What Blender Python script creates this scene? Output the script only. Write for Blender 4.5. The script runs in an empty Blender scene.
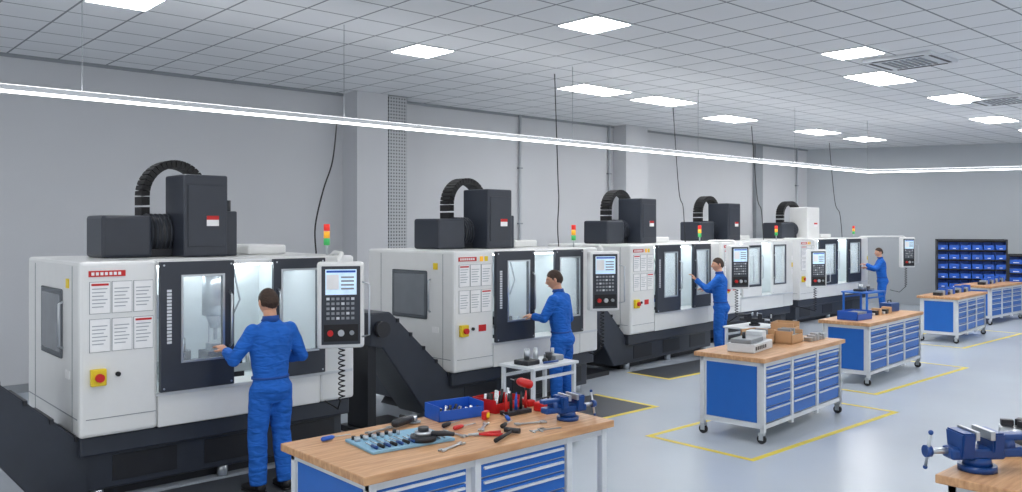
import bpy, bmesh, math, random
from mathutils import Vector, Matrix, noise
random.seed(7)
S=bpy.context.scene
try:
    S.view_settings.view_transform='Standard'; S.view_settings.look='None'; S.view_settings.exposure=0.0
except Exception: pass

# ---------------- materials ----------------
def lin(c):
    return tuple(((v/255)/12.92 if v/255<=0.04045 else ((v/255+0.055)/1.055)**2.4) for v in c)+(1,)
def mat(name,rgb,rough=.5,metal=0,emit=0,var=.04,scale=6,bump=0,alpha=1,spec=.5,coat=0,stretch=None):
    m=bpy.data.materials.new(name); m.use_nodes=True
    nt=m.node_tree; b=nt.nodes['Principled BSDF']
    c=lin(rgb)
    b.inputs['Roughness'].default_value=rough; b.inputs['Metallic'].default_value=metal
    b.inputs['Specular IOR Level'].default_value=spec
    if coat: b.inputs['Coat Weight'].default_value=coat
    tc=nt.nodes.new('ShaderNodeTexCoord'); n=nt.nodes.new('ShaderNodeTexNoise'); n.inputs['Scale'].default_value=scale
    n.inputs['Detail'].default_value=4
    if stretch:
        mp=nt.nodes.new('ShaderNodeMapping'); mp.inputs['Scale'].default_value=stretch; mp.inputs['Rotation'].default_value=(.5,.35,0)
        nt.links.new(tc.outputs['Object'],mp.inputs[0]); nt.links.new(mp.outputs[0],n.inputs['Vector']); n.inputs['Detail'].default_value=1; n.inputs['Distortion'].default_value=.6
    else: nt.links.new(tc.outputs['Object'],n.inputs['Vector'])
    r=nt.nodes.new('ShaderNodeValToRGB')
    r.color_ramp.elements[0].position=.3; r.color_ramp.elements[1].position=.7
    r.color_ramp.elements[0].color=tuple(v*(1-var) for v in c[:3])+(1,)
    r.color_ramp.elements[1].color=tuple(min(1,v*(1+var)) for v in c[:3])+(1,)
    nt.links.new(n.outputs['Fac'],r.inputs['Fac']); nt.links.new(r.outputs['Color'],b.inputs['Base Color'])
    if emit:
        b.inputs['Emission Color'].default_value=c; b.inputs['Emission Strength'].default_value=emit
    if bump:
        bp=nt.nodes.new('ShaderNodeBump'); bp.inputs['Strength'].default_value=bump; bp.inputs['Distance'].default_value=.02 if not stretch else .05
        nt.links.new(n.outputs['Fac'],bp.inputs['Height']); nt.links.new(bp.outputs['Normal'],b.inputs['Normal'])
    if alpha<1: b.inputs['Alpha'].default_value=alpha
    return m
def math_node(nt,op,a,b=None,c=None):
    n=nt.nodes.new('ShaderNodeMath'); n.operation=op
    for i,v in enumerate((a,b,c)):
        if v is None: continue
        if isinstance(v,(int,float)): n.inputs[i].default_value=v
        else: nt.links.new(v,n.inputs[i])
    return n.outputs[0]
def grid_mat(name,c1,c2,pitch,width,axes=('X','Y'),rough=.8,dots=False,flecks=False):
    m=mat(name,c1,rough,var=.015,scale=1.2); nt=m.node_tree; b=nt.nodes['Principled BSDF']
    g=nt.nodes.new('ShaderNodeNewGeometry'); s=nt.nodes.new('ShaderNodeSeparateXYZ'); nt.links.new(g.outputs['Position'],s.inputs[0])
    fs=[math_node(nt,'FRACT',math_node(nt,'DIVIDE',s.outputs[a],pitch)) for a in axes]
    if dots:
        d=[math_node(nt,'POWER',math_node(nt,'SUBTRACT',f,.5),2) for f in fs]
        mask=math_node(nt,'LESS_THAN',math_node(nt,'ADD',d[0],d[1]),width)
    else:
        l=[math_node(nt,'GREATER_THAN',math_node(nt,'ABSOLUTE',math_node(nt,'SUBTRACT',f,.5)),.5-width) for f in fs]
        mask=math_node(nt,'MAXIMUM',l[0],l[1])
    old=b.inputs['Base Color'].links[0].from_socket
    mx=nt.nodes.new('ShaderNodeMixRGB'); mx.inputs['Color2'].default_value=lin(c2)
    nt.links.new(mask,mx.inputs['Fac']); nt.links.new(old,mx.inputs['Color1'])
    if flecks:
        n2=nt.nodes.new('ShaderNodeTexNoise'); n2.inputs['Scale'].default_value=60; nt.links.new(g.outputs['Position'],n2.inputs['Vector'])
        bp=nt.nodes.new('ShaderNodeBump'); bp.inputs['Strength'].default_value=.15; bp.inputs['Distance'].default_value=.01
        nt.links.new(n2.outputs['Fac'],bp.inputs['Height']); nt.links.new(bp.outputs['Normal'],b.inputs['Normal'])
    nt.links.new(mx.outputs[0],b.inputs['Base Color'])
    return m
def wood_mat():
    m=mat('beech_wood',(205,165,120),.4,var=.1); nt=m.node_tree; b=nt.nodes['Principled BSDF']
    tc=nt.nodes.new('ShaderNodeTexCoord'); mp=nt.nodes.new('ShaderNodeMapping'); mp.inputs['Scale'].default_value=(1.2,14,6)
    n=nt.nodes.new('ShaderNodeTexNoise'); n.inputs['Scale'].default_value=2.5; n.inputs['Detail'].default_value=6
    r=nt.nodes.new('ShaderNodeValToRGB'); r.color_ramp.elements[0].position=.3;r.color_ramp.elements[1].position=.7
    r.color_ramp.elements[0].color=lin((174,126,86)); r.color_ramp.elements[1].color=lin((212,168,124))
    nt.links.new(tc.outputs['Object'],mp.inputs[0]); nt.links.new(mp.outputs[0],n.inputs['Vector']); nt.links.new(n.outputs['Fac'],r.inputs['Fac'])
    nt.links.new(r.outputs[0],b.inputs['Base Color']); return m
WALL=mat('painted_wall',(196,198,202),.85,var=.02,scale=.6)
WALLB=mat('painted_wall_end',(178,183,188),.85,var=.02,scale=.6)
CEIL=grid_mat('ceiling_tiles',(226,228,231),(136,140,146),.65,.02,flecks=True)
FLOOR=mat('epoxy_floor',(186,194,203),.24,var=.04,scale=.5,spec=.6)
PERF=grid_mat('perforated_steel',(175,178,182),(80,83,88),.06,.07,('X','Z'),.5,dots=True)
WH=mat('machine_white',(227,228,227),.28,var=.015,coat=.25)
DK=mat('machine_anthracite',(48,53,63),.35,var=.06)
DK2=mat('dark_cast',(32,34,40),.42,var=.08)
BLK=mat('black_rubber',(20,20,23),.6)
STEEL=mat('brushed_steel',(190,195,200),.28,metal=.85)
GREY=mat('mid_grey',(140,145,150),.5)
GRAP=mat('window_frame_grey',(90,96,102),.4)
INT=mat('inner_lining',(214,220,222),.4)
GLASS=mat('door_glass',(210,220,226),.08,alpha=.2,spec=.8)
GLASSD=mat('side_glass',(118,124,130),.12,spec=.8)
PAPER=mat('paper',(240,240,240),.8); INK=mat('ink',(165,170,176),.8)
RED=mat('red',(198,30,30),.4); YEL=mat('yellow',(235,205,40),.5); GRN=mat('green',(60,170,90),.4,emit=.3)
REDL=mat('red_lens',(225,50,40),.4,emit=.4); ORG=mat('amber_lens',(240,170,40),.4,emit=.4)
SCREEN=mat('screen',(190,215,232),.2,emit=.5,var=.15,scale=14)
BLUE=mat('cabinet_blue',(24,98,184),.35,var=.03); BLUEV=mat('vise_blue',(24,66,130),.3,var=.08); BLUEB=mat('bin_blue',(32,90,190),.4)
FRAME=mat('frame_light_grey',(210,214,218),.38); WOOD=wood_mat()
SUIT=mat('overall_cloth',(36,98,186),.8,var=.10,scale=1.6,bump=.6,spec=.2,stretch=(5,5,13))
SUITD=mat('overall_seam',(22,70,142),.8); SKIN=mat('skin',(208,155,127),.55,var=.05); HAIR=mat('brown_hair',(56,38,27),.7,var=.3,scale=60,bump=.5)
LIP=mat('lips',(175,105,95),.5); EYE=mat('eye_white',(225,222,218),.3); SHOE=mat('black_shoe',(28,28,31),.5)
PANEL=mat('light_diffuser',(255,255,255),.5,emit=25,var=0); STRIP=mat('strip_diffuser',(255,255,255),.5,emit=5,var=0)
STRIP_FILL=mat('strip_added_fill_glow',(255,255,255),.5,emit=6,var=0)  # added glow on the lamp's top face, brightens ceiling and walls
WORKL=mat('work_light',(240,250,255),.5,emit=15,var=0)
FYEL=mat('floor_tape_yellow',(218,196,56),.5,var=.06); MATG=mat('floor_mat_grey',(64,68,74),.5)
FOAM=mat('foam_light_blue',(130,172,196),.7); BOXW=mat('pale_wood_box',(200,158,116),.6)

# ---------------- builder ----------------
class B:
    def __init__(s,name): s.name=name; s.bm=bmesh.new(); s.mats=[]; s.M=Matrix.Identity(4)
    def mi(s,m):
        if m not in s.mats: s.mats.append(m)
        return s.mats.index(m)
    def add(s,t,m,M=None,smooth=False):
        i=s.mi(m)
        for f in t.faces:
            f.material_index=i
            f.smooth= smooth if smooth!='side' else (len(f.verts)==4)
        t.transform(s.M@M if M is not None else s.M)
        me=bpy.data.meshes.new('t'); t.to_mesh(me); t.free(); s.bm.from_mesh(me); bpy.data.meshes.remove(me)
    def box(s,x0,x1,y0,y1,z0,z1,m,bev=0,M=None):
        t=bmesh.new(); bmesh.ops.create_cube(t,size=1)
        c=Matrix.Translation(((x0+x1)/2,(y0+y1)/2,(z0+z1)/2))@Matrix.Diagonal((abs(x1-x0),abs(y1-y0),abs(z1-z0),1))
        t.transform(c)
        if bev: bmesh.ops.bevel(t,geom=t.edges[:],offset=bev,segments=2,affect='EDGES',profile=.5)
        s.add(t,m,M)
    def cyl(s,p0,p1,r,m,r2=None,n=16):
        p0=Vector(p0);p1=Vector(p1);d=p1-p0
        t=bmesh.new(); bmesh.ops.create_cone(t,cap_ends=True,segments=n,radius1=r,radius2=r if r2 is None else r2,depth=d.length)
        s.add(t,m,Matrix.Translation((p0+p1)/2)@d.to_track_quat('Z','Y').to_matrix().to_4x4(),'side')
    def sph(s,c,r,m,n=12,M=None):
        t=bmesh.new(); bmesh.ops.create_uvsphere(t,u_segments=n*2,v_segments=n,radius=1)
        if not hasattr(r,'__len__'): r=(r,r,r)
        t.transform(Matrix.Diagonal((*r,1)))
        if M is not None: t.transform(M)
        s.add(t,m,Matrix.Translation(c),True)
    def tube(s,pts,rad,m,n=10,flat=None):
        pts=[Vector(p) for p in pts]; k=len(pts)
        if not hasattr(rad,'__len__'): rad=[rad]*k
        t=bmesh.new(); rings=[]; up=None
        for i,p in enumerate(pts):
            d=(pts[min(i+1,k-1)]-pts[max(i-1,0)]).normalized()
            if up is None: up=d.orthogonal().normalized() if flat is None else (Vector(flat)-d*Vector(flat).dot(d)).normalized()
            else: up=(up-d*up.dot(d)).normalized()
            sd=d.cross(up); r=rad[i]; ra,rb=(r if hasattr(r,'__len__') else (r,r))
            rings.append([t.verts.new(p+up*math.cos(a)*ra+sd*math.sin(a)*rb) for a in [2*math.pi*j/n for j in range(n)]])
        for a,b in zip(rings,rings[1:]):
            for j in range(n): t.faces.new((a[j],a[(j+1)%n],b[(j+1)%n],b[j]))
        t.faces.new(rings[0][::-1]); t.faces.new(rings[-1])
        bmesh.ops.recalc_face_normals(t,faces=t.faces[:])
        s.add(t,m,None,True)
    def prof(s,pts,y0,y1,m,bev=0):
        t=bmesh.new(); v=[t.verts.new((x,y0,z)) for x,z in pts]; f=t.faces.new(v)
        r=bmesh.ops.extrude_face_region(t,geom=[f])
        for e in r['geom']:
            if isinstance(e,bmesh.types.BMVert): e.co.y=y1
        bmesh.ops.recalc_face_normals(t,faces=t.faces[:])
        if bev: bmesh.ops.bevel(t,geom=t.edges[:],offset=bev,segments=2,affect='EDGES')
        s.add(t,m)
    def bin(s,x0,x1,y0,y1,z0,z1,m,t=.006):
        s.box(x0,x1,y0,y1,z0,z0+t,m); s.box(x0,x0+t,y0,y1,z0,z1,m); s.box(x1-t,x1,y0,y1,z0,z1,m)
        s.box(x0,x1,y1-t,y1,z0,z1,m); s.box(x0,x1,y0,y0+t,z0,z0+(z1-z0)*.7,m)
    def done(s,loc=(0,0,0),rot=0,parent=None,mods=None):
        me=bpy.data.meshes.new(s.name); s.bm.to_mesh(me); s.bm.free()
        for m in s.mats: me.materials.append(m)
        o=bpy.data.objects.new(s.name,me); S.collection.objects.link(o); o.location=loc; o.rotation_euler=(0,0,rot)
        if parent: o.parent=parent
        return o
R=math.radians
def RZ(a,p=(0,0,0)): return Matrix.Translation(p)@Matrix.Rotation(a,4,'Z')

# ---------------- room ----------------
CH=4.77; WY=13.45
def bwx(y): return 24.6+(WY-y)*.49
b=B('floor'); b.box(-7,34,-7,WY+.2,-.1,0,FLOOR); b.done()
b=B('ceiling'); b.box(-7,34,-7,WY+.2,CH,CH+.12,CEIL); b.done()
b=B('wall_left'); b.box(-7,24.9,WY,WY+.2,0,CH,WALL); b.done()
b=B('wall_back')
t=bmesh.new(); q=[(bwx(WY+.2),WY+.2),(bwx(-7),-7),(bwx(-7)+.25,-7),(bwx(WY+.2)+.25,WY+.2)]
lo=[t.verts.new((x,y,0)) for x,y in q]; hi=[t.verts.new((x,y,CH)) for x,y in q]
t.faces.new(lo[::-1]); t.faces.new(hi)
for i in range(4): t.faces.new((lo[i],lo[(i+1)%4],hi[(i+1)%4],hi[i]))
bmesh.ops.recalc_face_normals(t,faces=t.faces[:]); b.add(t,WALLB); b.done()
b=B('baseboard_left'); b.box(-7,24.5,WY-.02,WY,0,.12,GREY); b.done()
b=B('pillar'); b.box(7.95,8.6,WY-.5,WY,0,CH,WALL); b.done()
b=B('perforated_cable_duct'); b.box(8.62,9.02,WY-.5,WY-.005,0,CH-.02,PERF); b.done()
b=B('pillar'); b.box(15.4,16.2,WY-.4,WY,0,CH,WALL); b.done()
b=B('perforated_cable_duct'); b.box(21.5,21.85,WY-.12,WY-.005,0,CH-.02,GREY); b.done()
for x in (12.3,15.2,23.9):
    b=B('wall_conduit'); b.cyl((x,WY-.05,0),(x,WY-.05,CH),.028,WALLB)
    for z in (1.2,2.4,3.6): b.box(x-.05,x+.05,WY-.08,WY,z,z+.03,GREY)
    b.done()
b=B('trim_1'); b.box(-7,24.6,WY-.03,WY,CH-.05,CH,GREY); b.done()

T=.65
def snap(v): return (math.floor(v/T)+.5)*T
def panel(x,y,n=1):
    b=B('ceiling_light_panel'); x=snap(x); y=snap(y)
    for i in range(n):
        cx=x+i*T
        b.box(cx-.31,cx+.31,y-.31,y+.31,CH-.012,CH-.002,PANEL)
        for a in ((-.325,-.31,-.325,.325),(.31,.325,-.325,.325),(-.31,.31,-.325,-.31),(-.31,.31,.31,.325)):
            b.box(cx+a[0],cx+a[1],y+a[2],y+a[3],CH-.016,CH-.001,FRAME)
    b.done()
for x,y,n in [(2.85,9.68,1),(6.64,9.63,1),(10.5,10.05,2),(12.9,10.1,2),(15.6,10.4,2),(19.5,10.5,2),(22.6,10.6,2),
              (7.4,6.6,1),(11.2,5.43,1),(13.4,6.1,2),(16.5,6.2,2),(20.3,6.6,2),(23.4,7.0,2),
              (3,5.5,1),(-1,9.6,1),(-1,5.5,1),(3,1.5,2),(7,1.5,2),(11,1.5,2),(15,1.5,2),(20,2,2),(-1,1.5,2),(24,2,2)]:  # this row is out of view, added to even out the room light
    panel(x,y,n)
def ac(x,y):
    b=B('ceiling_air_conditioner'); b.box(x-.48,x+.48,y-.48,y+.48,CH-.05,CH-.001,FRAME,.01)
    for i in range(7): b.box(x-.3,x+.3,y-.27+i*.085,y-.23+i*.085,CH-.06,CH-.045,GREY)
    for sx,sy,w,h in ((-.42,0,.02,.36),(.42,0,.02,.36),(0,.42,.36,.02),(0,-.42,.36,.02)):
        b.box(x+sx-w,x+sx+w,y+sy-h,y+sy+h,CH-.056,CH-.045,DK2)
    b.done()
ac(12.45,5.2); ac(17.6,5.6)

# suspended linear lamp
LZ=3.6; LY=8.85
b=B('suspended_linear_lamp')
def strip(p0,p1):
    p0=Vector(p0);p1=Vector(p1);d=p1-p0;L=d.length;M=Matrix.Translation(p0)@Matrix.Rotation(math.atan2(d.y,d.x),4,'Z')
    b.box(0,L,-.04,.04,0,.05,FRAME,M=M); b.box(0,L,-.038,.038,-.02,0,STRIP,M=M); b.box(0,L,-.03,.03,.05,.053,STRIP_FILL,M=M)
strip((-3,LY,LZ),(18.97,LY,LZ)); strip((18.97,LY,LZ),(18.97+.49*8,LY-8,LZ))
for x in (2.35,5.25,9.2,12.4,15.7,18.9): b.cyl((x,LY,LZ+.04),(x,LY,CH),.004,GREY,n=6)
b.cyl((18.97+.49*4,LY-4,LZ+.04),(18.97+.49*4,LY-4,CH),.004,GREY,n=6)
b.done()

def tape(x0,x1,y0,y1,mat_inside=False,open_back=False):
    b=B('floor_marking'); w=.07;z0,z1=.0003,.0015
    b.box(x0,x1,y0,y0+w,z0,z1,FYEL); b.box(x0,x0+w,y0+w,y1,z0,z1,FYEL); b.box(x1-w,x1,y0+w,y1,z0,z1,FYEL)
    if not open_back: b.box(x0+w,x1-w,y1-w,y1,z0,z1,FYEL)
    b.done()
    if mat_inside:
        b=B('anti_fatigue_mat'); b.box(x0+w,x1-w,y0+w,y1,.0003,.0018,MATG); b.done()
tape(7.4,10.75,4.62,6.0); tape(11.6,15.0,5.3,6.8); tape(17.3,20.7,6.2,7.7)
tape(1.7,4.9,6.6,7.6,True,True); tape(5.3,8.75,6.85,7.95,True,True); tape(10.4,13.9,7.95,8.8,True,True)  # first mat also stands in for dark floor shadow by that machine

# ---------------- machines ----------------
def pendant(b,px,py,pz,rot,sc=1):
    old=b.M; b.M=old@RZ(rot,(px,py,pz))@Matrix.Scale(sc,4)
    b.box(-.22,.22,-.06,.08,-.41,.41,WH,.03)
    b.box(-.18,.18,-.07,-.055,-.37,.37,DK,.004)
    b.box(-.145,.145,-.078,-.068,.1,.34,SCREEN)
    b.box(-.135,.135,-.081,-.077,.31,.33,BLUEB); b.box(-.135,-.02,-.081,-.077,.15,.29,PAPER)
    for k in range(4): b.box(.0,.12,-.081,-.077,.15+k*.036,.165+k*.036,GREY)
    for r in range(5):
        for c in range(6):
            b.box(-.135+c*.046,-.106+c*.046,-.077,-.068,.05-r*.046,.074-r*.046,GREY if (r*2+c)%5 else FRAME)
    b.box(-.16,.16,-.076,-.068,-.34,-.18,BLK,.003)
    b.cyl((-.1,-.07,-.26),(-.1,-.11,-.26),.028,RED); b.cyl((0,-.07,-.26),(0,-.105,-.26),.03,STEEL); b.cyl((.1,-.07,-.26),(.1,-.1,-.26),.022,GREY)
    b.tube([(.2,-.08,-.3),(.26,-.12,-.28),(.26,-.12,.2),(.2,-.08,.22)],.01,STEEL,8)
    b.M=old
def window_door(b,x0,x1,z0,z1,wx0,wx1,wz0,wz1,m,y0=-.05,y1=.0):
    b.box(x0,wx0,y0,y1,z0,z1,m,.006); b.box(wx1,x1,y0,y1,z0,z1,m,.006)
    b.box(wx0-.01,wx1+.01,y0,y1,z0,wz0,m,.006); b.box(wx0-.01,wx1+.01,y0,y1,wz1,z1,m,.006)
    f=.018
    b.box(wx0-f,wx0,y0-.008,y0+.004,wz0-f,wz1+f,STEEL); b.box(wx1,wx1+f,y0-.008,y0+.004,wz0-f,wz1+f,STEEL)
    b.box(wx0,wx1,y0-.008,y0+.004,wz0-f,wz0,STEEL); b.box(wx0,wx1,y0-.008,y0+.004,wz1,wz1+f,STEEL)
    b.box(wx0,wx1,y0+.015,y0+.02,wz0,wz1,GLASS)
    for z in (z0+.03,z1-.03):
        for xx in (x0+.03,x1-.03): b.cyl((xx,y0-.004,z),(xx,y0+.002,z),.009,STEEL,n=8)
def machine(x,y,rot,w=2.6,conv=True,pend=(2.17,-.46),style=0,pz=1.6,first=False):
    b=B('cnc_machining_center'); h=2.05; s=w/2.6
    cab,d1,d2,d3=.63*s,1.30*s,1.69*s,2.21*s
    dm=DK if style==0 else (DK if style==2 else WH)
    b.box(.08,w-.06,.15,1.7,.1,.62,DK,.02); b.box(.02,w-.02,.06,.4,.42,.585,DK,.015)
    b.prof([(.1,.0),(w-.1,.0),(w-.2,.12),(.2,.12)],.3,1.6,DK2)
    for fx in (.2,w/2,w-.2): b.cyl((fx,.22,0),(fx,.22,.12),.05,STEEL)
    for k in range(3): b.box(.3+k*.8*s,.85+k*.8*s,.143,.152,.16,.38,DK2,.003)
    b.box(0,cab,0,1.75,.59,h,WH,.03)
    b.box(cab+.001,d3-.001,.0,.3,.59,.9,WH,.012); b.box(cab-.02,w-.03,-.014,-.001,.865,.895,FRAME,.004)
    b.box(d3,w,0,1.75,.59,h,WH,.03)
    b.box(cab,d3,1.4,1.75,.59,h,WH,.01); b.box(cab+.001,d3-.001,.28,1.75,h-.05,h-.002,WH,.008); b.box(cab+.001,d3-.001,.005,.275,h-.05,h-.01,WH,.008)
    b.box(cab+.001,d3-.001,1.36,1.399,.62,h-.055,INT); b.box(cab+.001,d3-.001,.3,1.36,.6,.74,INT); b.box(cab+.001,cab+.01,.05,1.36,.74,h-.055,INT); b.box(d3-.01,d3-.001,.05,1.36,.74,h-.055,INT)
    b.box(cab+.1,d3-.1,.34,.42,h-.08,h-.055,WORKL); b.box(cab+.1,d3-.1,1.2,1.26,h-.08,h-.055,WORKL)
    b.box(-.004,0.02,.06,1.7,.74,.748,GREY); b.box(-.004,.02,1.45,1.456,.62,h-.05,GREY)
    b.box(.05,cab-.02,-.004,.01,.74,.746,GREY); b.box(-.004,.01,.2,.206,.62,h-.04,GREY)
    b.box(-.012,.01,.5,1.2,1.2,1.8,GRAP,.02); b.box(-.018,0,.54,1.16,1.24,1.76,GLASSD,.015)
    b.tube([(-.02,.42,1.3),(-.05,.42,1.32),(-.05,.42,1.68),(-.02,.42,1.7)],.012,STEEL,8)
    b.box(-.008,0,.3,.38,1.82,1.9,YEL); b.box(-.008,0,.28,.4,1.05,1.12,PAPER)
    cx=(d1+d2)/2
    b.cyl((cx,.85,1.45),(cx,.85,h-.06),.13,STEEL,n=20); b.cyl((cx,.85,1.32),(cx,.85,1.46),.05,STEEL,r2=.1); b.cyl((cx,.85,1.2),(cx,.85,1.33),.02,STEEL)
    b.box(cab+.3,d3-.3,.55,1.15,.9,.99,STEEL,.01); b.box(cab+.5,d3-.5,.65,1.05,.74,.9,DK2)
    b.box(cx-.14,cx+.14,.7,.95,.99,1.1,DK2,.01); b.box(cx-.08,cx+.08,.74,.9,1.1,1.17,STEEL)
    b.box(cx-.28,cx-.17,.5,.62,1.0,1.06,BLUEV)
    b.cyl((cab+.42,.7,.99),(cab+.42,.7,1.14),.13,DK2,n=20); b.cyl((cab+.42,.7,1.14),(cab+.42,.7,1.26),.08,STEEL,n=20)
    b.cyl((cab+.36,1.0,1.55),(cab+.36,1.35,1.55),.12,STEEL,n=20)
    for k in range(5): b.cyl((cx-.1+k*.07,.5,.99),(cx-.1+k*.07,.5,1.05+.03*(k%3)),.018,DK2 if k%2 else STEEL,n=8)
    b.tube([(cx+.16,.8,1.95),(cx+.2,.72,1.6),(cx+.1,.72,1.4)],.01,GREY,8)
    for k in range(4): b.box(cab+.1+k*.3,cab+.104+k*.3,1.352,1.36,.8,h-.1,GREY)
    window_door(b,cab+.005,d1,.9,h-.015,cab+.2*s,d1-.11*s,1.16,1.9,dm)
    window_door(b,d2,d3+.03,.9,h-.015,d2+.09*s,d3-.06*s,1.14,1.92,dm)
    if style==1:
        for a,c in ((cab+.16,d1-.07),(d2+.05,d3-.02)):
            b.box(a,a+.05,-.056,-.045,1.1,1.96,DK); b.box(c-.02,c+.03,-.056,-.045,1.1,1.96,DK)
            b.box(a,c,-.055,-.045,1.1,1.14,DK); b.box(a,c,-.055,-.045,1.92,1.96,DK)
    b.tube([(d1-.045,-.05,1.25),(d1-.045,-.1,1.28),(d1-.045,-.1,1.72),(d1-.045,-.05,1.75)],.011,STEEL,8)
    b.tube([(d2+.045,-.05,1.25),(d2+.045,-.1,1.28),(d2+.045,-.1,1.72),(d2+.045,-.05,1.75)],.011,STEEL,8)
    for k in range(16): b.box(cab+.06,cab+.1,-.053,-.048,1.32+k*.03,1.342+k*.03,FRAME if dm is DK else GREY)
    for row,(z0,z1) in enumerate(((1.62,1.88),(1.3,1.57))):
        for c in range(3):
            xa=.08+c*.175*s; xb=xa+.155*s
            b.box(xa,xb,-.008,.0,z0,z1,PAPER); b.box(xa-.004,xb+.004,-.005,.0,z0-.004,z1+.004,GREY)
            if (c+row)%3==0: b.box(xa+.01,xb-.01,-.0095,-.007,z1-.03,z1-.012,RED)
            for k in range(6): b.box(xa+.015,xb-.02-(k%3)*.015,-.0095,-.007,z1-.06-k*.03,z1-.052-k*.03,INK)
    b.box(.07,.36,-.008,0,1.925,1.975,RED)
    for k in range(7): b.box(.09+k*.035,.113+k*.035,-.010,-.007,1.937,1.963,PAPER)
    b.box(.08,.2,-.05,.0,1.02,1.16,YEL,.008); b.cyl((.14,-.05,1.09),(.14,-.085,1.09),.035,RED)
    b.cyl((.3,-.02,1.1),(.3,.0,1.1),.02,BLK)
    if not first:
        for k in range(2): b.box(.42+k*.08,.47+k*.08,-.006,0,1.92,1.98,(ORG,YEL)[k])
        b.box(.4,.52,-.006,0,1.06,1.14,RED)
    for k in range(3): b.box(w-.09,w-.04,-.005,0,1.3+k*.15,1.4+k*.15,(PAPER,YEL,PAPER)[k])
    cm=DK if style<2 else WH
    b.box(.4*s,.85*s,.78,1.3,h,h+.40,DK,.03); b.cyl((.85*s,1.04,h+.22),(1.22*s,1.04,h+.22),.19,DK2,n=24)
    for k in range(7): b.cyl((.87*s+k*.045,1.04,h+.22),(.885*s+k*.045,1.04,h+.22),.203,DK,n=24)
    b.box(.7*s,1.2*s,.9,1.2,h-.001,h+.08,DK2,.01)
    b.box(1.08*s,1.52*s,.6,1.1,h-.001,h+.80,cm,.02); b.box(1.52*s,1.66*s,.7,1.05,h-.001,h+.45,cm,.015); b.box(1.12*s,1.48*s,.59,.6,h+.1,h+.7,cm,.004)
    b.box(1.3*s,1.42*s,.585,.592,h+.3,h+.4,PAPER); b.box(1.3*s,1.42*s,.584,.59,h+.36,h+.4,RED)
    b.cyl((1.58*s,.8,h+.4),(1.58*s,.8,h+.56),.05,DK2)
    path=[Vector((.9*s,1.22,h+.35)),Vector((.9*s,1.22,h+.5))]+[Vector((1.2*s-.3*s*math.cos(a),1.22,h+.6+.33*math.sin(a))) for a in [R(k*9) for k in range(0,21)]]
    for p,qq in zip(path,path[1:]):
        d=(qq-p); M=Matrix.Translation((p+qq)/2)@d.to_track_quat('Z','Y').to_matrix().to_4x4()
        M2=M@Matrix.Rotation(R(90),4,'Z') if abs((M.to_3x3()@Vector((1,0,0))).y)>.5 else M
        b.box(-.04,.04,-.1,.1,-d.length*.42,d.length*.42,BLK,M=M2)
    b.box(d3-.35,w-.3,.9,1.6,h-.001,h+.1,WH,.02)
    tx,ty=w-.12,.35; b.cyl((tx,ty,h),(tx,ty,h+.12),.012,STEEL)
    for k,m in enumerate((GRN,ORG,REDL)): b.cyl((tx,ty,h+.1+k*.075),(tx,ty,h+.17+k*.075),.032,m)
    px,py=pend
    b.tube([(w-.16,.2,h-.01),(w-.16,.12,h+.03),(px+.1,py+.15,h+.03),(px,py+.03,h-.01),(px,py+.03,pz+.38)],.022,WH,10)
    pendant(b,px,py,pz,R(-28))
    coil=[(px+.04+.03*math.cos(k*.9),py+.05+.03*math.sin(k*.9),pz-.4-.007*k) for k in range(75)]
    b.tube(coil,.007,BLK,5)
    b.tube([coil[-1],(px+.12,py+.25,.55),(px+.1,py+.5,.6)],.008,BLK,6)
    if conv:
        b.prof([(.1,.1),(.1,.5),(-.85,1.38),(-1.12,1.38),(-1.12,1.02),(-.95,.98),(-.3,.12)],.12,.68,DK,.01)
        b.box(-1.1,-.98,.2,.6,.06,1.05,DK2,.01); b.box(-1.15,-.45,.1,.7,0.0,.07,DK2,.01)
        for k in range(5):
            fx=-.75+k*.19; fz=.5+(.1-fx)*.926; b.box(fx-.015,fx+.015,.1,.7,fz-.03,fz+.012,DK2)
        b.cyl((-1.0,.1,1.2),(-1.0,.03,1.2),.09,DK2)
    b.done((x,y,0),rot)
    b=B('power_cable'); c=math.cos(rot); sn=math.sin(rot)
    def wp(lx,ly,z): return (x+lx*c-ly*sn,y+lx*sn+ly*c,z)
    top=LZ-.035 if first else CH-.01
    P=[Vector(wp(w-.05,.7,h+.001)),Vector(wp(w-.05,.72,h+.3)),Vector(wp(w+.12,.85,h+.7)),Vector(wp(w+.38,1.1,h+1.05)),Vector(wp(w+.58,1.35,top))]
    Q=[]
    for i in range(len(P)-1):
        p0=P[max(i-1,0)];p1=P[i];p2=P[i+1];p3=P[min(i+2,len(P)-1)]
        for j in range(6):
            f=j/6; Q.append(.5*((2*p1)+(p2-p0)*f+(2*p0-5*p1+4*p2-p3)*f*f+(3*p1-p0-3*p2+p3)*f**3))
    Q.append(P[-1]); b.tube(Q,.009,BLK,6); b.done()
machine(1.97,7.5,0,first=True)
machine(6.18,7.9,R(3),2.7,pend=(2.45,-.3))
machine(10.5,8.8,R(6),2.95,pend=(3.0,-.35))
machine(14.25,9.6,R(3),3.0,conv=False,pend=(2.65,-.7),style=1,pz=1.45)
machine(18.5,10.3,R(3),4.0,conv=False,pend=(4.75,-.75),style=2,pz=1.65)

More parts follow.
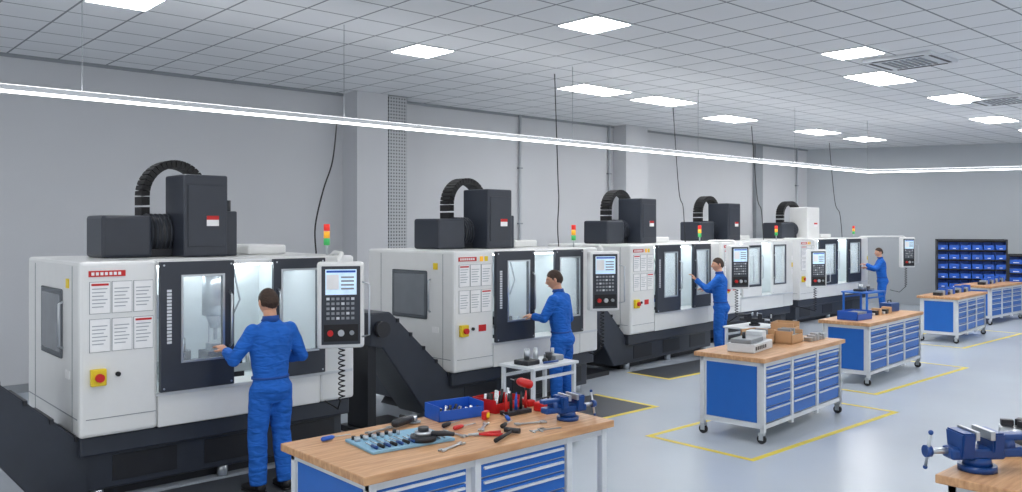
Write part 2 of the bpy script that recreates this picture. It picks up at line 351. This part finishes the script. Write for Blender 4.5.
# ---------------- benches ----------------
def castor(b,x,y):
    b.cyl((x-.015,y,.05),(x+.015,y,.05),.05,BLK); b.box(x-.03,x+.03,y-.03,y+.03,.09,.12,STEEL); b.box(x-.026,x-.018,y-.025,y+.025,.04,.1,STEEL); b.box(x+.018,x+.026,y-.025,y+.025,.04,.1,STEEL)
def workbench(x0,y0,L,W,rot=0,cols=None,rows=5,h=.93):
    b=B('workbench')
    b.box(0,L,0,W,h-.05,h,WOOD,.006)
    i=.05;p=.05
    xs=[i,L-i-p]
    if cols is None:
        k=max(2,round(L/.85)); ww=(L-2*i-2*p-(k-1)*.05)/k
        cols=[(i+p+j*(ww+.05),i+p+j*(ww+.05)+ww) for j in range(k)]
    posts=sorted(set([i,L-i-p]+[round(c[0]-.05,3) for c in cols]+[round(c[1],3) for c in cols[-1:]]))
    for xx in posts:
        for yy in (i-.02,W-i-p): b.box(xx,xx+p,yy,yy+p,.12,h-.05,FRAME,.004)
    for z in (.16,h-.1):
        for yy in (i-.02,W-i-p): b.box(i,L-i,yy+.005,yy+.045,z,z+.045,FRAME)
        for xx in xs: b.box(xx+.005,xx+.045,i,W-i,z,z+.045,FRAME)
    for xx in (i+.025,L-i-.025):
        for yy in (i+.02,W-i-.03): castor(b,xx,yy)
    ca,cb=cols[0][0],cols[-1][1]
    b.box(ca-.035,cb+.01,.07,W-.08,.2,h-.08,FRAME)
    b.box(ca-.045,ca-.03,.12,W-.13,.22,h-.1,BLUE,.003)
    b.box(cb+.005,cb+.02,.12,W-.13,.22,h-.1,BLUE,.003)
    for (a,c) in cols:
        z=h-.1; hs=[.1,.1,.13,.15,.18][:rows]; tot=sum(hs); f=(h-.1-.21)/tot
        for q in hs:
            q*=f
            for face,(ya,yb,yh) in enumerate(((.045,.07,.03),(W-.08,W-.055,W-.04))):
                b.box(a+.012,c-.012,ya,yb,z-q+.008,z-.006,BLUE,.003)
                b.box(a+.03,c-.03,min(yh,ya)-.002,max(yh,yb)-.0,z-.035,z-.02,FRAME)
            z-=q
    return b.done((x0,y0,0),rot)
workbench(2.54,4.06,2.12,1.02,cols=[(.10,.78),(.88,1.66)])
BR=R(5)
workbench(8.0,4.86,2.2,.86,BR); workbench(12.1,5.62,2.4,.78,BR); workbench(17.85,6.5,2.15,.8,BR); workbench(21.8,7.2,2.3,.85,0)
workbench(5.0,.95,2.4,1.0)

def vise(x,y,z,rot,s=1,m=BLUEV):
    b=B('bench_vise'); b.M=Matrix.Scale(s,4)
    b.cyl((0,0,0),(0,0,.03),.09,m,n=20); b.cyl((0,0,.03),(0,0,.07),.07,m,r2=.06)
    b.box(-.05,.05,-.16,.12,.06,.12,m,.015); b.prof([(-.07,.1),(.07,.1),(.08,.2),(-.08,.2)],.04,.1,m,.008)
    b.box(-.08,.08,.02,.045,.165,.21,STEEL,.003); b.prof([(-.06,.07),(.06,.07),(.08,.2),(-.08,.2)],-.12,-.05,m,.008)
    b.box(-.08,.08,-.055,-.035,.165,.21,STEEL,.003); b.cyl((0,.1,.13),(0,.17,.13),.045,m)
    b.box(-.035,.035,.09,.26,.15,.185,m,.012); b.box(-.045,.045,.1,.24,.07,.12,m,.012)
    b.cyl((0,-.12,.1),(0,-.27,.1),.016,STEEL); b.cyl((0,-.245,.1),(0,-.275,.1),.03,m); b.cyl((.03,-.26,.2),(-.02,-.26,.01),.008,STEEL); b.sph((.03,-.26,.2),.013,m,6); b.sph((-.02,-.26,.014),.012,m,6)
    return b.done((x,y,z),rot)
vise(4.42,4.3,.931,R(80),.9)
vise(5.27,1.82,.931,R(-128),1.15)
vise(11.0,6.85,.881,R(30),.9,DK2)

# tools on foreground bench
Z=.931
b=B('tool_foam_tray'); b.box(-.3,.3,-.2,.2,0,.018,FOAM,.004)
for k in range(9):
    x=-.25+k*.045; b.tube([(x,-.16,.028),(x,-.16+.07,.028)],.011,BLK if k%2 else BLUEV,8); b.tube([(x,-.09,.028),(x,.0+.02*(k%3),.028)],.004,STEEL,6)
for k in range(6): b.cyl((-.26+k*.06,.1,.018),(-.26+k*.06,.1,.045),.02-.0015*k,STEEL,n=12); b.cyl((-.26+k*.06,.155,.018),(-.26+k*.06,.155,.04),.014,DK2,n=12)
for k in range(3): b.tube([(.17+k*.035,-.17,.025),(.17+k*.035,.05,.025)],.006,STEEL,6); b.cyl((.17+k*.035,.06,.018),(.17+k*.035,.06,.03),.014,STEEL)
b.cyl((.1,-.13,.018),(.1,-.13,.053),.085,DK2,n=28); b.cyl((.1,-.13,.053),(.1,-.13,.08),.055,STEEL,n=24); b.cyl((.1,-.13,.08),(.1,-.13,.105),.035,DK2,n=20)
b.tube([(.14,-.16,.06),(.22,-.2,.06),(.28,-.22,.05)],[.02,.018,.014],DK2,10)
b.done((3.15,4.6,Z),R(-6))
b=B('pliers')
for sg in (-1,1): b.tube([(-.16,sg*.04,.012),(-.08,sg*.028,.012),(0,0,.012)],[.011,.011,.008],RED,8); b.tube([(0,0,.012),(.07,-sg*.008,.012)],[.012,.005],STEEL,8)
b.done((3.62,4.36,Z),R(150))
def screwdriver(x,y,r,m):
    b=B('screwdriver'); b.tube([(-.1,0,.018),(-.09,0,.018),(-.02,0,.018),(0,0,.018)],[.008,.016,.015,.008],m,10); b.tube([(0,0,.018),(.13,0,.012)],.004,STEEL,6); b.done((x,y,Z),r)
for a in ((3.66,4.72,R(20),BLK),(3.68,4.6,R(10),RED),(3.95,4.45,R(30),BLK),(4.1,4.62,R(60),BLUEB),(2.85,4.93,R(5),BLUEB)): screwdriver(*a)
def wrench(x,y,r):
    b=B('wrench'); b.box(-.1,.1,-.01,.01,.003,.012,STEEL,.002)
    for sx in (-1,1):
        b.box(sx*.1-.02,sx*.1+.02,-.022,-.008,.002,.014,STEEL,.002); b.box(sx*.1-.02,sx*.1+.02,.008,.022,.002,.014,STEEL,.002); b.box(sx*.09-.015,sx*.09+.005,-.02,.02,.002,.014,STEEL,.002)
    b.done((x,y,Z),r)
for a in ((3.8,4.52,R(40)),(3.52,4.5,R(95)),(3.2,4.92,R(10)),(4.12,4.38,R(-20)),(3.3,4.24,R(15))): wrench(*a)
b=B('hammer'); b.tube([(-.16,0,.02),(-.05,0,.02),(.12,0,.02)],[.015,.013,.009],BLK,8); b.cyl((.13,-.05,.022),(.13,.06,.022),.018,DK2); b.done((3.72,4.2,Z),R(25))
b=B('vernier_caliper'); b.box(-.12,.12,-.009,.009,0,.006,STEEL); b.box(-.12,-.105,-.045,.02,0,.006,STEEL); b.box(-.06,-.01,-.018,.016,.001,.014,STEEL,.002); b.box(-.06,-.045,-.045,.02,0,.006,STEEL); b.box(-.045,-.015,-.006,.012,.014,.016,DK2); b.done((4.08,4.18,Z),R(-15))
b=B('angle_grinder'); b.tube([(-.14,0,.04),(-.12,0,.04),(.03,0,.04),(.08,0,.035)],[.02,.03,.03,.022],DK2,12); b.cyl((.1,0,.012),(.1,0,.055),.028,STEEL); b.cyl((.1,0,.006),(.1,0,.012),.055,GREY,n=24); b.tube([(.09,.02,.035),(.09,.11,.04)],.013,BLK,8); b.done((3.42,4.93,Z),R(20))
b=B('parts_bin'); b.bin(-.19,.19,-.11,.11,0,.11,BLUEB)
for k in range(14):
    xx=random.uniform(-.15,.15);yy=random.uniform(-.08,.08); b.cyl((xx,yy,.01),(xx+.02,yy,.075),.012,STEEL if k%2 else DK2,n=6)
b.done((3.86,4.93,Z),R(-8))
b=B('parts_bin'); b.bin(-.15,.15,-.12,.12,0,.1,RED)
for k in range(18):
    xx=random.uniform(-.12,.12);yy=random.uniform(-.09,.09); b.cyl((xx,yy,.01),(xx+.015,yy,random.uniform(.08,.15)),.012,random.choice([STEEL,BLK,DK2,STEEL]),n=6)
b.done((4.27,4.92,Z),R(8))
b=B('cordless_drill'); b.tube([(-.1,0,.17),(-.08,0,.17),(.05,0,.17),(.08,0,.17)],[.02,.035,.035,.025],RED,12); b.cyl((.08,0,.17),(.13,0,.17),.02,BLK,r2=.012); b.cyl((.13,0,.17),(.2,0,.17),.004,STEEL)
b.tube([(-.04,0,.15),(-.06,0,.05)],[.022,.02],BLK,10); b.box(-.11,.0,-.035,.035,0,.05,RED,.008); b.done((4.54,4.9,Z),R(80))
b=B('tape_measure'); b.box(-.035,.035,-.02,.02,0,.065,RED,.012); b.cyl((0,-.02,.033),(0,-.024,.033),.022,YEL); b.done((3.97,4.7,Z),R(20))
b=B('tool_holder_rack'); b.box(-.12,.12,-.05,.05,0,.03,DK2,.004)
for k in range(5): b.tube([(-.1+k*.05,0,.02),(-.1+k*.05,0,.1),(-.1+k*.05+.005,0,.16)],[.013,.011,.004],[RED,BLK,BLUEB,BLK,RED][k],8)
b.done((4.27,4.7,Z),R(0))
b=B('tool_case'); b.box(-.09,.09,-.05,.05,0,.07,RED,.012); b.tube([(-.04,0,.07),(-.04,0,.095),(.04,0,.095),(.04,0,.07)],.006,BLK,8); b.done((4.52,4.64,Z),R(10))

def onb(ox,oy,lx,ly):
    c,s=math.cos(BR),math.sin(BR); return (ox+lx*c-ly*s,oy+lx*s+ly*c,Z)
b=B('measuring_instrument'); b.box(-.3,.3,-.16,.16,0,.1,FRAME,.01); b.box(-.3,.1,-.12,.12,.1,.15,GREY,.01); b.box(.12,.26,-.1,.1,.1,.2,FRAME,.01)
for k in range(6): b.box(-.26+k*.06,-.23+k*.06,-.165,-.155,.03,.07,DK2)
b.cyl((-.2,0,.15),(-.2,0,.22),.02,DK2); b.done(onb(8,4.86,.55,.45),R(12))
for i,(lx,ly,s,hh) in enumerate(((1.07,.62,.15,.17),(1.42,.42,.17,.15),(1.82,.62,.16,.2))):
    b=B('wooden_crate'); b.bin(-s,s,-.14,.14,0,hh,BOXW,.015); b.box(-s+.02,s-.02,-.12,.12,.02,.1,STEEL if i%2 else WOOD)
    for k in range(4): b.box(-s+.04+k*.06,-s+.075+k*.06,-.08,.08,.1,.14+.03*(k%2),(BOXW,GREY)[k%2],.003)
    b.done(onb(8,4.86,lx,ly),R(8*i))
b=B('steel_block_set')
for k in range(5): b.box(-.2+k*.09,-.14+k*.09,-.05,.05,0,.05+.02*(k%3),STEEL,.004)
b.done(onb(8,4.86,1.85,.25),BR)
b=B('parts_bin'); b.bin(-.24,.24,-.16,.16,0,.13,BLUEB)
for k in range(10): b.box(-.19+k*.04,-.17+k*.04,-.1,.1,.02,.11,GREY)
b.done(onb(12.1,5.62,.45,.4))
b=B('steel_block_set')
for k in range(6): b.box(-.3+k*.12,-.22+k*.12,-.07,.07,0,.04+.03*(k%3),[STEEL,DK2,BOXW][k%3],.004)
b.done(onb(12.1,5.62,1.4,.4))
b=B('small_tool_box'); b.box(-.16,.16,-.1,.1,0,.14,BLUEV,.01); b.tube([(-.06,0,.14),(-.06,0,.18),(.06,0,.18),(.06,0,.14)],.008,BLK,8); b.done(onb(12.1,5.62,2.1,.45))
for x,y in ((18.4,7.0),(19.4,7.05),(22.6,7.6),(23.6,7.7)):
    b=B('steel_block_set')
    for k in range(6): b.box(-.35+k*.13,-.25+k*.13,-.08,.08,0,.06+.04*(k%3),[DK2,STEEL,BLUEB][k%3],.006)
    b.done((x,y,Z))
b=B('rotary_chuck'); b.cyl((0,0,0),(0,0,.06),.13,DK2,n=28); b.cyl((0,0,.06),(0,0,.16),.1,STEEL,n=28)
for k in range(3): b.box(.02,.09,-.02,.02,.16,.2,DK2,.004,M=Matrix.Rotation(k*2.094,4,'Z'))
b.done((5.88,1.8,Z))
b=B('steel_block_set')
for k in range(7): b.cyl((-.24+k*.08,(k%2)*.06,0),(-.24+k*.08,(k%2)*.06,.05+.03*(k%3)),.03,(STEEL,DK2,RED)[k%3],n=14)
b.done((5.62,1.48,Z),R(0))
b=B('ring_spanner_set')
for k in range(4): b.box(-.13,.13,-.09+k*.05,-.075+k*.05,0,.01,STEEL,.002); b.cyl((.14,-.082+k*.05,0),(.14,-.082+k*.05,.012),.018,STEEL)
b.done((5.45,1.25,Z),R(30))

def cart(x,y,rot,L=.75,W=.5,h=.88,clutter=True,m=FRAME):
    b=B('tool_cart'); b.box(-L/2,L/2,-W/2,W/2,h-.03,h,m,.006)
    for sx in (-1,1):
        for sy in (-1,1):
            b.box(sx*(L/2-.04)-.018,sx*(L/2-.04)+.018,sy*(W/2-.04)-.018,sy*(W/2-.04)+.018,.1,h-.03,m); castor(b,sx*(L/2-.04),sy*(W/2-.04))
    b.box(-L/2+.03,L/2-.03,-W/2+.03,W/2-.03,.3,.32,m)
    for sy in (-1,1): b.box(-L/2+.04,L/2-.04,sy*(W/2-.04)-.012,sy*(W/2-.04)+.012,h-.14,h-.11,m)
    if clutter:
        b.box(-.3,-.1,-.1,.1,h,h+.05,DK2,.01); b.cyl((-.2,0,h+.05),(-.2,0,h+.16),.03,STEEL); b.cyl((0,.05,h),(0,.05,h+.15),.035,STEEL,r2=.02); b.cyl((.1,-.05,h),(.1,-.05,h+.1),.03,DK2,r2=.04)
        b.box(.16,.3,-.1,.08,h,h+.06,GREY,.01); b.tube([(-.1,-.15,h+.02),(.1,-.18,h+.02)],.012,BLUEV,8); b.cyl((.22,0,h+.06),(.22,0,h+.13),.02,STEEL); b.sph((-.02,-.1,h+.03),.03,DK2,8)
    return b.done((x,y,0),rot)
cart(6.3,6.56,R(5)); cart(11.0,6.9,0,clutter=False); cart(18.2,8.6,0,.9,.6,.93,m=BLUE)

def rack(cx,cy,w,h,rows,cols,rot):
    b=B('parts_bin_rack')
    for sx in (-1,1): b.box(sx*w/2-.02,sx*w/2+.02,-.2,.2,0,h,DK2)
    b.box(-w/2,w/2,.18,.2,.1,h,DK2)
    dz=(h-.15)/rows
    for r in range(rows+1): b.box(-w/2,w/2,-.2,.2,.1+r*dz,.12+r*dz,DK2)
    for r in range(rows):
        for c in range(cols):
            cw=w/cols; a=-w/2+c*cw+.015; z=.12+r*dz
            b.box(a,a+cw-.03,-.18,.12,z,z+dz*.5,BLUEB,.006); b.box(a,a+.012,-.1,.12,z,z+dz*.78,BLUEB); b.box(a+cw-.042,a+cw-.03,-.1,.12,z,z+dz*.78,BLUEB); b.box(a,a+cw-.03,.08,.1,z,z+dz*.78,BLUEB)
            b.box(a+.09,a+cw-.12,-.184,-.178,z+.03,z+.05,PAPER)
    return b.done((cx,cy,0),rot)
wr=math.atan2(-1,.49)
rack(25.15,8.85,1.7,2.0,7,6,wr); rack(25.75,7.75,.7,1.6,6,2,wr)

# ---------------- people ----------------
def interp(pts,rad,k=6):
    P=[];Rr=[]
    for i in range(len(pts)-1):
        a,c=Vector(pts[i]),Vector(pts[i+1])
        for j in range(k):
            f=j/k; P.append(a.lerp(c,f)); Rr.append(rad[i]*(1-f)+rad[i+1]*f)
    P.append(Vector(pts[-1]));Rr.append(rad[-1]); return P,Rr
def hand(parent,name,wrist,d,nrm,side,curl):
    d=Vector(d).normalized(); n=Vector(nrm); n=(n-d*n.dot(d)).normalized(); w=d.cross(n).normalized()
    W=Vector(wrist); b=B(name)
    b.tube([W-d*.03,W,W+d*.03,W+d*.065,W+d*.095,W+d*.103],[(.022,.028),(.02,.028),(.017,.038),(.015,.043),(.013,.04),(.006,.03)],SKIN,14,flat=n)
    for i,(off,L) in enumerate(((.031,.072),(.0105,.08),(-.0105,.075),(-.031,.058))):
        p=W+d*.09+w*off*(-side); dd=d.copy(); pts=[p-d*.02,p]
        for k in range(3):
            a=curl*(k+1)*(.85+.1*i); dd=d*math.cos(a)+n*math.sin(a)
            p=p+dd*L*(.42,.32,.26)[k]; pts.append(p.copy())
        b.tube(pts,[.0095,.0098,.009,.0082,.006],SKIN,8)
    tp=W+d*.03-w*side*.03
    b.tube([W+d*.015-w*side*.015,tp,tp+(d*.6-w*side*.7+n*.35).normalized()*.035,tp+(d*.9-w*side*.5+n*.5).normalized()*.066],[.014,.0135,.0115,.008],SKIN,8)
    o=b.done(parent=parent); return o
def head(parent,base,yaw,tilt):
    M=Matrix.Translation(base)@Matrix.Rotation(yaw,4,'Z')@Matrix.Rotation(-tilt,4,'X')@Matrix.Scale(1.04,4)
    def shape(v,g=1.0,hair=False):
        x,y,z=v; X=x*.078;Y=y*.098;Z=z*.118
        if z<-.1:
            f=(-z-.1)/.9; X*=1-.3*f
            if y<0: Y*=1-.45*f
            else: Y*=1-.08*f
        if not hair:
            if y>0:
                Y+=.022*math.exp(-((x/.17)**2+((z+.18)/.17)**2)); Y+=.009*math.exp(-((x/.12)**2+((z-.02)/.25)**2))
                Y-=.007*math.exp(-(((abs(x)-.38)/.2)**2+((z-.06)/.14)**2)); Y+=.006*math.exp(-((x/.3)**2+((z+.55)/.1)**2)); Y+=.008*math.exp(-((x/.3)**2+((z+.85)/.16)**2))
                Y+=.004*math.exp(-((z-.24)/.1)**2)
        return Vector((X,Y,Z+.12))*g
    b=B('head'); b.M=M
    t=bmesh.new(); bmesh.ops.create_icosphere(t,subdivisions=5,radius=1)
    for v in t.verts: v.co=shape(v.co)
    b.add(t,SKIN,None,True)
    b.tube([(0,-.015,-.10),(0,-.012,-.02),(0,-.008,.06)],[.062,.056,.055],SKIN,18)
    for sx in (-1,1):
        b.sph((sx*.080,-.005,.118),(.010,.02,.032),SKIN,8,Matrix.Rotation(sx*R(15),4,'Z')); b.sph((sx*.085,-.004,.12),(.005,.012,.02),LIP,6)
        b.sph((sx*.03,.081,.127),(.012,.008,.0055),EYE,8); b.sph((sx*.03,.087,.127),(.005,.003,.005),BLK,6)
        b.box(sx*.03-.016,sx*.03+.016,.087,.095,.143,.147,HAIR,.0015)
    b.sph((0,.094,.057),(.022,.008,.003),LIP,8); b.sph((0,.093,.052),(.019,.008,.0035),LIP,8)
    b.done(parent=parent)
    b=B('hair'); b.M=M
    t=bmesh.new(); bmesh.ops.create_icosphere(t,subdivisions=5,radius=1)
    def hl(c): return c.z-(.0+.60*c.y)+(.10 if abs(c.x)>.8 and c.y<.3 else 0)
    kill=[v for v in t.verts if hl(v.co)<0]
    bmesh.ops.delete(t,geom=kill,context='VERTS')
    for v in t.verts:
        c=v.co.copy(); g=1.005+.06*min(1,max(0,hl(c))/.3)+.014*noise.noise(c*9)+.008*noise.noise(c*25)
        p=shape(c,1,True); ce=Vector((0,0,.12)); v.co=ce+(p-ce)*(g+.02)
    b.add(t,HAIR,None,True); o=b.done(parent=parent)
    md=o.modifiers.new('s','SOLIDIFY'); md.thickness=.006; md.offset=-1
def person(x,y,rot,L,Rr_,hy=0,ht=.15,lean=0,feet=((-.12,.02,R(8)),(.12,-.04,R(-8))),curl=.35):
    e=bpy.data.objects.new('worker',None); S.collection.objects.link(e); e.location=(x,y,.002); e.rotation_euler=(0,0,rot)
    b=B('overalls')
    def sh(z): return Vector((0,lean*max(0,z-.95),0))
    T_=[(.80,.13,.11,0),(.86,.175,.135,-.01),(.90,.198,.148,-.012),(.935,.2,.147,-.01),(.95,.184,.132,-.01),(1.02,.166,.118,0),(1.1,.172,.122,.003),(1.2,.188,.130,.003),(1.3,.205,.134,0),(1.38,.212,.128,-.008),(1.43,.2,.108,-.012),(1.47,.15,.085,-.012),(1.505,.085,.068,-.01),(1.535,.066,.062,-.005)]
    b.tube([Vector((0,q[3],q[0]))+sh(q[0]) for q in T_],[(q[1],q[2]) for q in T_],SUIT,28,flat=(1,0,0))
    for (sx,(el,wr,_,_)) in ((-1,L),(1,Rr_)):
        s0=Vector((sx*.188,-.01,1.42))+sh(1.43)
        P,Q=interp([s0-Vector((sx*.07,0,0.0)),s0,Vector(el),Vector(wr)],[.063,.072,.058,.046],6)
        b.tube(P,Q,SUIT,16); b.sph(s0,.071,SUIT); b.sph(el,.06,SUIT)
        d=(Vector(wr)-Vector(el)).normalized(); b.tube([Vector(wr)-d*.035,Vector(wr)-d*.03,Vector(wr)-d*.002],[.038,.048,.047],SUIT,16)
    for sx,(fx,fy,fr) in zip((-1,1),feet):
        hp=Vector((sx*.096,-.005,.9)); an=Vector((fx,fy-.02,.07)); kn=(hp+an)/2+Vector((0,.035,.03))
        P,Q=interp([hp,hp.lerp(kn,.4),kn,kn.lerp(an,.35),an],[.105,.103,.083,.083,.074],5)
        b.tube(P,Q,SUIT,18); b.sph(kn,.082,SUIT)
    o=b.done(parent=e)
    m=o.modifiers.new('r','REMESH'); m.mode='VOXEL'; m.voxel_size=.012; m.use_smooth_shade=True
    m=o.modifiers.new('s','SMOOTH'); m.iterations=6; m.factor=.6
    tx=bpy.data.textures.new('folds','CLOUDS'); tx.noise_scale=.16
    m=o.modifiers.new('d','DISPLACE'); m.texture=tx; m.strength=.022; m.mid_level=.5; m.texture_coords='LOCAL'
    b=B('collar'); c=sh(1.51)
    b.tube([c+Vector((0,-.004,1.505)),c+Vector((0,-.006,1.53)),c+Vector((0,-.004,1.55))],[(.086,.078),(.074,.072),(.072,.069)],SUITD,24,flat=(1,0,0))
    b.tube([sh(1.0)+Vector((0,0,1.0)),sh(1.0)+Vector((0,0,1.02))],[(.176,.129),(.175,.128)],SUITD,28,flat=(1,0,0)); b.done(parent=e)
    for sx,(fx,fy,fr) in zip((-1,1),feet):
        b=B('shoe'); b.M=RZ(fr,(fx,fy,0))
        b.tube([(0,-.09,.045),(0,-.07,.05),(0,.0,.055),(0,.07,.045),(0,.13,.035),(0,.175,.03),(0,.19,.028)],[(.02,.03),(.036,.045),(.042,.052),(.044,.042),(.048,.034),(.036,.026),(.012,.014)],SHOE,16,flat=(1,0,0))
        b.box(-.042,.042,-.09,.17,0,.018,BLK,.008); b.tube([(0,-.03,.04),(0,-.025,.13)],[.046,.048],SHOE,14); b.done(parent=e)
    for nm,sx,(el,wr,hd,n) in (('hand_left',-1,L),('hand_right',1,Rr_)): hand(e,nm,wr,hd,n,sx,curl)
    head(e,sh(1.54)+Vector((0,.012,1.54)),hy,ht)
    return e
person(3.40,6.99,R(6),((-.33,.05,1.18),(-.27,.28,1.24),(-.1,.8,.3),(.1,.3,-1)),((.31,-.03,1.17),(.2,.2,1.12),(-.4,.8,0),(-.6,0,-.6)),hy=R(-5),ht=.2)
person(7.62,7.52,R(20),((-.27,.12,1.19),(-.16,.32,1.2),(.1,1,.1),(.3,0,-1)),((.27,.02,1.15),(.16,.27,1.16),(-.3,1,.1),(-.5,0,-.8)),hy=R(25),ht=.2,lean=.1)
person(12.72,8.6,R(25),((-.26,.2,1.25),(-.18,.4,1.4),(0,.6,.8),(0,1,-.5)),((.26,.06,1.17),(.1,.28,1.2),(-.3,1,.3),(-.4,.2,-.8)),hy=R(25),ht=.05,lean=.05)
person(22.1,9.95,R(35),((-.25,.2,1.25),(-.15,.42,1.35),(0,1,.2),(.1,0,-1)),((.25,.15,1.2),(.14,.36,1.25),(-.2,1,.2),(-.4,0,-1)),hy=R(20),ht=.1,lean=.1)

# ---------------- light / camera ----------------
w=bpy.data.worlds.new('w'); S.world=w; w.use_nodes=True
w.node_tree.nodes['Background'].inputs[0].default_value=(.94,.97,1,1); w.node_tree.nodes['Background'].inputs[1].default_value=1.1
cam=bpy.data.cameras.new('cam'); co=bpy.data.objects.new('camera',cam); S.collection.objects.link(co)
co.location=(0,0,2.34); co.rotation_euler=(R(90),0,R(-41.92)); cam.sensor_width=36; cam.lens=840/1022*36; cam.shift_y=-19/1022; cam.clip_end=200
S.camera=co
